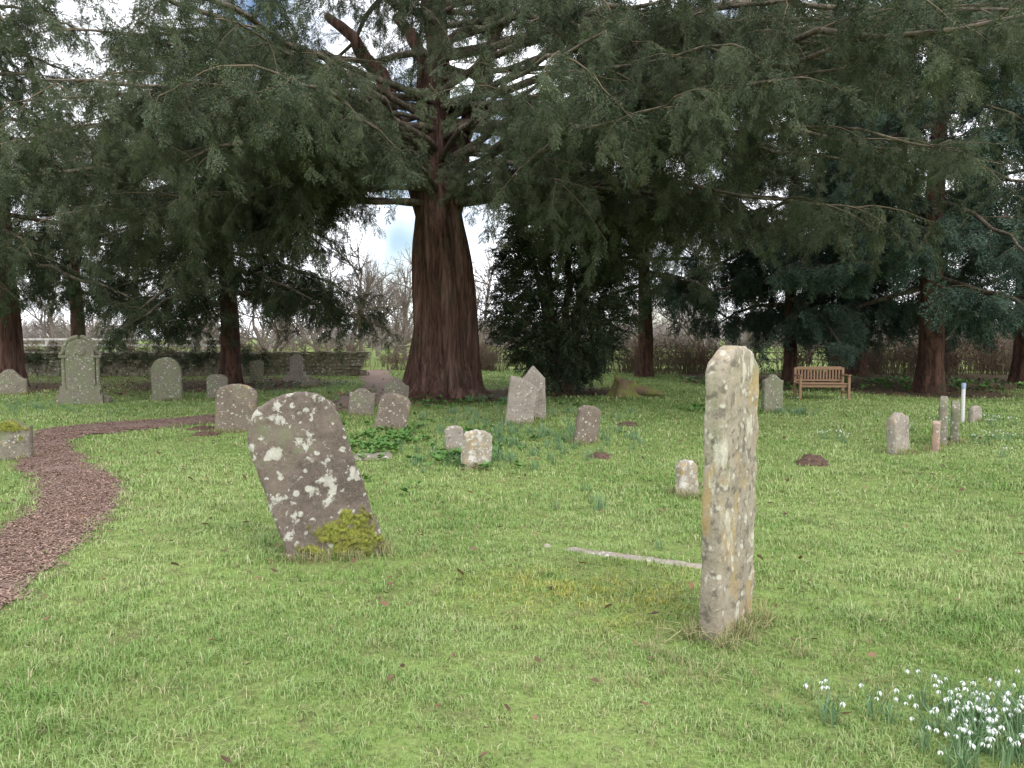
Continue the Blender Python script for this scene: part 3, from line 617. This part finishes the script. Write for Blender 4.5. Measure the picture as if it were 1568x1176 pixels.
for x,y,z in((-12.5,18,5),(-11,20,7),(-10,17,4.2),(-9,19,6),(-8,21,7.5),(-7.5,17.5,4.4),(-6.3,17,3.9),(-5.6,16,4.3),(-5.2,17.2,3.9),(-8.8,16.5,3.7),(-10.5,19,5.2),(-7,19.5,5.8),(-7.6,15.2,3.9),(8,17,4.3),(6.5,19,4.3),(9.5,18.5,5.2),(11,17.5,5.4),(5,18,4.4),(7.5,21,6.5),(10,20.5,8),(3.5,16.5,4.3),(2.6,18,4.6),(12,19,7),(4.3,20,5.5),(6,15.5,4.2)): ends.append((x,y,z,.5,14,2.1))
for k in range(22):
    a=k*2.4; r=3.5+k%5*1.6; ends.append((cx+r*math.cos(a),cy+r*math.sin(a)*.9,7.5+(k*7%8)*.75,.4,12,2.1))
for x,y,z in((-6,26,6.5),(3,25,5.5),(5,26,6.5),(6,23,5),(-7.5,23.5,6)): ends.append((x,y,z,.5,12,2.2))
for (x,y,z,lf,ns,sb) in ends:
    a=math.atan2(y-cy,x-cx); z0=min(12,max(4.9,z+R.uniform(-.6,2.8)))
    T.bough((cx+.2*math.cos(a),cy+.2*math.sin(a),z0),(x,y,z),R.uniform(.045,.10),lf,ns,sb,tmin=.28)
TOT+=T.done()
def conifer(name,loc,coll,H_,r,Rc,z0,nb,bark,droop=.25,ns=9,sub=1.6,lean=0):
    T=Tree(name,loc,coll,[bark,M_limb]); T.keep=lambda p,q:q[2]>.7
    p5=R.uniform(0,6,3)
    tube(T.mb,[(lean*z+.04*math.sin(z*1.1),0,z) for z in np.linspace(-.2,H_,30)],[r*(1.35 if q==0 else 1.15 if q==1 else 1)*(1-.85*q/29) for q in range(30)],28,0,flute=lambda a,t:1+.07*np.sin(5*a+p5[0]+t*3)+.05*np.sin(9*a+p5[1]))
    for k in range(nb):
        u=(k+.5)/nb; z=z0+(H_-z0)*u**1.15; a=k*2.399+R.uniform(-.3,.3); L=Rc*(1-.6*u)*R.uniform(.7,1.2)
        T.bough((loc[0]+lean*z,loc[1],z),(loc[0]+lean*z+L*math.cos(a),loc[1]+L*math.sin(a),max(1.2,z-droop*L*R.uniform(.3,1.9))),.035+.04*(1-u),.35,max(5,int(ns*L/Rc)),sub,tmin=.12)
    global TOT; TOT+=T.done()
conifer('yew_tree',(-9.2,25),C_yew2,11,.33,5.0,2.9,40,M_bark2,.28,12)
conifer('yew_tree',(-15.2,23),C_yew2,12,.5,5.3,3.7,38,M_bark,.25,12)
conifer('fir_tree',(11.7,21.5),C_fir,14,.34,4.4,2.7,38,M_bark2,.3,11)
conifer('fir_tree',(9.2,25.5),C_fir,13,.22,4.1,2.3,36,M_bark2,.28,11)
conifer('fir_tree',(13.5,30),C_fir,13,.3,4.3,2.8,28,M_bark2,.24,9)
conifer('fir_tree',(17.3,26),C_fir,14,.35,5.0,2.5,32,M_bark2,.26,10)
conifer('yew_tree',(5.0,29),C_yew2,11,.3,4.3,3.2,28,M_bark2,.2,10)
conifer('yew_tree',(-17.5,31),C_yew2,10,.3,4.6,3.2,24,M_bark2,.2,10)
# --- dark yew bush
T=Tree('yew_bush',(1.45,21.8),C_bush,[M_bark2,M_limb])
for k in range(9):
    a=k*.7; P,L=T.limb((1.45+.15*math.cos(a),21.8+.15*math.sin(a),-.1),(1.45+1.1*math.cos(a),21.8+1.0*math.sin(a),4+R.random()),.09,.4); tube(T.mb,P-T.loc,np.linspace(.13,.02,len(P)),7,0)
n=0
while n<2600:
    z=R.uniform(.45,6.2); a=R.uniform(0,6.28); prof=np.interp(z,[.4,1,1.8,3.0,4.4,6.2],[.45,1.3,1.9,2.05,1.8,.7])*(1+.3*mnoise.noise(Vector((math.cos(a)*1.7,math.sin(a)*1.7,z*1.1))))
    r=prof*math.sqrt(R.uniform(.1,1)); p=np.array([1.45+r*math.cos(a)*.98,21.8+r*math.sin(a)*.9,z]); T.sp(p,a+R.normal(0,.5),R.normal(.1,.6),R.uniform(.7,1.1)); n+=1
TOT+=T.done()
n=420; x=R.uniform(-20,-9.5,n); z=.82+.25*R.random(n)-.5*(R.random(n)**3)
scatter('wall_ivy',C_bush,np.stack([x,29.75+.35*R.random(n),z],1),np.stack([R.normal(0,.5,n),R.normal(.4,.5,n),R.uniform(0,6.28,n)],1),R.uniform(.5,.9,n))
# ---------------------------------------------------------------- bare trees, bramble, hedge
def bare(mb,p,d,L,r,lv,n=5):
    k=4; pts=[p]; q=p.copy(); dd=d.copy()
    for i in range(k):
        dd=dd+R.normal(0,.13,3)+np.array([0,0,.03]); dd/=np.linalg.norm(dd); q=q+dd*L/k; pts.append(q.copy())
    tube(mb,pts,np.linspace(r,r*.6,k+1),n)
    if lv==0: return
    for c in range(4 if lv>1 else 5):
        i=R.integers(1,k+1) if c else k; v=dd+R.normal(0,.55,3); v[2]+=.15; v/=np.linalg.norm(v); bare(mb,pts[i],v,L*R.uniform(.55,.85),r*.55,lv-1,4 if lv>2 else 3)
C_bare=hidden('bare_tree_variants')
for k in range(3):
    mb=MB(); bare(mb,np.array([0,0,-.1]),np.array([0,0,1.]),2.6,.16,5,6); mb.obj('bare%d'%k,[M_bare],coll=C_bare)
C_farb=hidden('far_tree_variants')
for k in range(3):
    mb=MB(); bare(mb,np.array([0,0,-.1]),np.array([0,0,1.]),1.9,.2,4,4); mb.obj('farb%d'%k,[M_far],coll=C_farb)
L=np.array([(-8.5,40),(-11,46),(-7.2,52),(-14,44),(-20,50),(-25,42),(-5,60),(-2,48),(3,46),(-17,60),(-10.5,60),(9,50),(14,46),(20,48),(26,52),(-30,55),(-12,38.5),(-16,39),(-7,45),(-9.6,49),(11,44),(17,44),(-22,44),(-13,52)])
n=len(L); scatter('bare_trees',C_bare,np.stack([L[:,0],L[:,1],0*L[:,0]],1),np.stack([0*L[:,0],0*L[:,0],R.uniform(0,6.28,n)],1),R.uniform(.75,1.2,n))
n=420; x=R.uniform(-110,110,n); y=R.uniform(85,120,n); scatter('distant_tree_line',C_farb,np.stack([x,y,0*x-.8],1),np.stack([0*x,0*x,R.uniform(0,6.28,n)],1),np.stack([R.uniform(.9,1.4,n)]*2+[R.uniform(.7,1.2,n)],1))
C_br=hidden('bramble_variants')
for k in range(4):
    mb=MB()
    for q in range(34):
        a=R.uniform(0,6.28); b=np.array([R.normal(0,.5),R.normal(0,.3),-.05]); L_=R.uniform(.8,2.2); h_=np.array([math.cos(a),math.sin(a),0]); bend=R.uniform(.1,.7)
        pts=[b+h_*bend*L_*u*u+np.array([0,0,L_*(u-.35*bend*u*u)]) for u in np.linspace(0,1,6)]+R.normal(0,.03,(6,3)); tube(mb,pts,np.linspace(.014,.005,6),3)
        for c in range(4):
            i=R.integers(2,5); v=R.normal(0,1,3); v[2]=abs(v[2])*.6; v/=np.linalg.norm(v); tube(mb,[pts[i],pts[i]+v*.25+R.normal(0,.03,3),pts[i]+v*.55],[.008,.006,.003],3)
    mb.obj('bramble%d'%k,[M_bramble],coll=C_br)
n=75; x=R.uniform(5,26,n); y=R.uniform(31,35.5,n); x2=R.uniform(-28,-1,75); y2=R.uniform(34,39,75)*1.0; x3=R.uniform(-4,4,22); y3=R.uniform(33,37,22)
x=np.concatenate([x,x2,x3]); y=np.concatenate([y,y2,y3]); n=len(x)
scatter('bramble_hedge',C_br,np.stack([x,y,0*x],1),np.stack([0*x,0*x,R.uniform(0,6.28,n)],1),R.uniform(.6,1.2,n)*np.where(x<2,.8,1.0))
print('BRANCHLETS',TOT)
# ---------------------------------------------------------------- sky, sun, camera
w=bpy.data.worlds.new('World'); scene.world=w; w.use_nodes=True; nt=w.node_tree; nt.nodes.clear()
sky=nd(nt,'ShaderNodeTexSky',sky_type='NISHITA',sun_disc=False,sun_elevation=math.radians(48),sun_rotation=math.radians(150))
tc=nd(nt,'ShaderNodeTexCoord'); cl=noi(nt,tc.outputs['Generated'],3.2,3,.6,.3)
col=mix(nt,mr(nt,cl,.38,.52),sky.outputs[0],[15.2,15.5,16.2])
bg=nd(nt,'ShaderNodeBackground',{'Color':col,'Strength':.15}); o=nd(nt,'ShaderNodeOutputWorld'); nt.links.new(bg.outputs[0],o.inputs[0])
sl=bpy.data.lights.new('sun','SUN'); sl.energy=1.5; sl.angle=math.radians(22); sl.color=(1,.96,.9)
so=bpy.data.objects.new('sun',sl); so.rotation_euler=(math.radians(42),0,math.radians(30)); ROOT.objects.link(so)
cam=bpy.data.cameras.new('camera'); cam.lens=27; cam.sensor_width=36; cam.clip_end=2000; cam.clip_start=.05
co=bpy.data.objects.new('camera',cam); co.location=(0,0,1.55); co.rotation_euler=(math.radians(86.45),0,0); ROOT.objects.link(co); scene.camera=co
scene.view_settings.view_transform='Standard'; scene.view_settings.look='None'; scene.view_settings.exposure=0
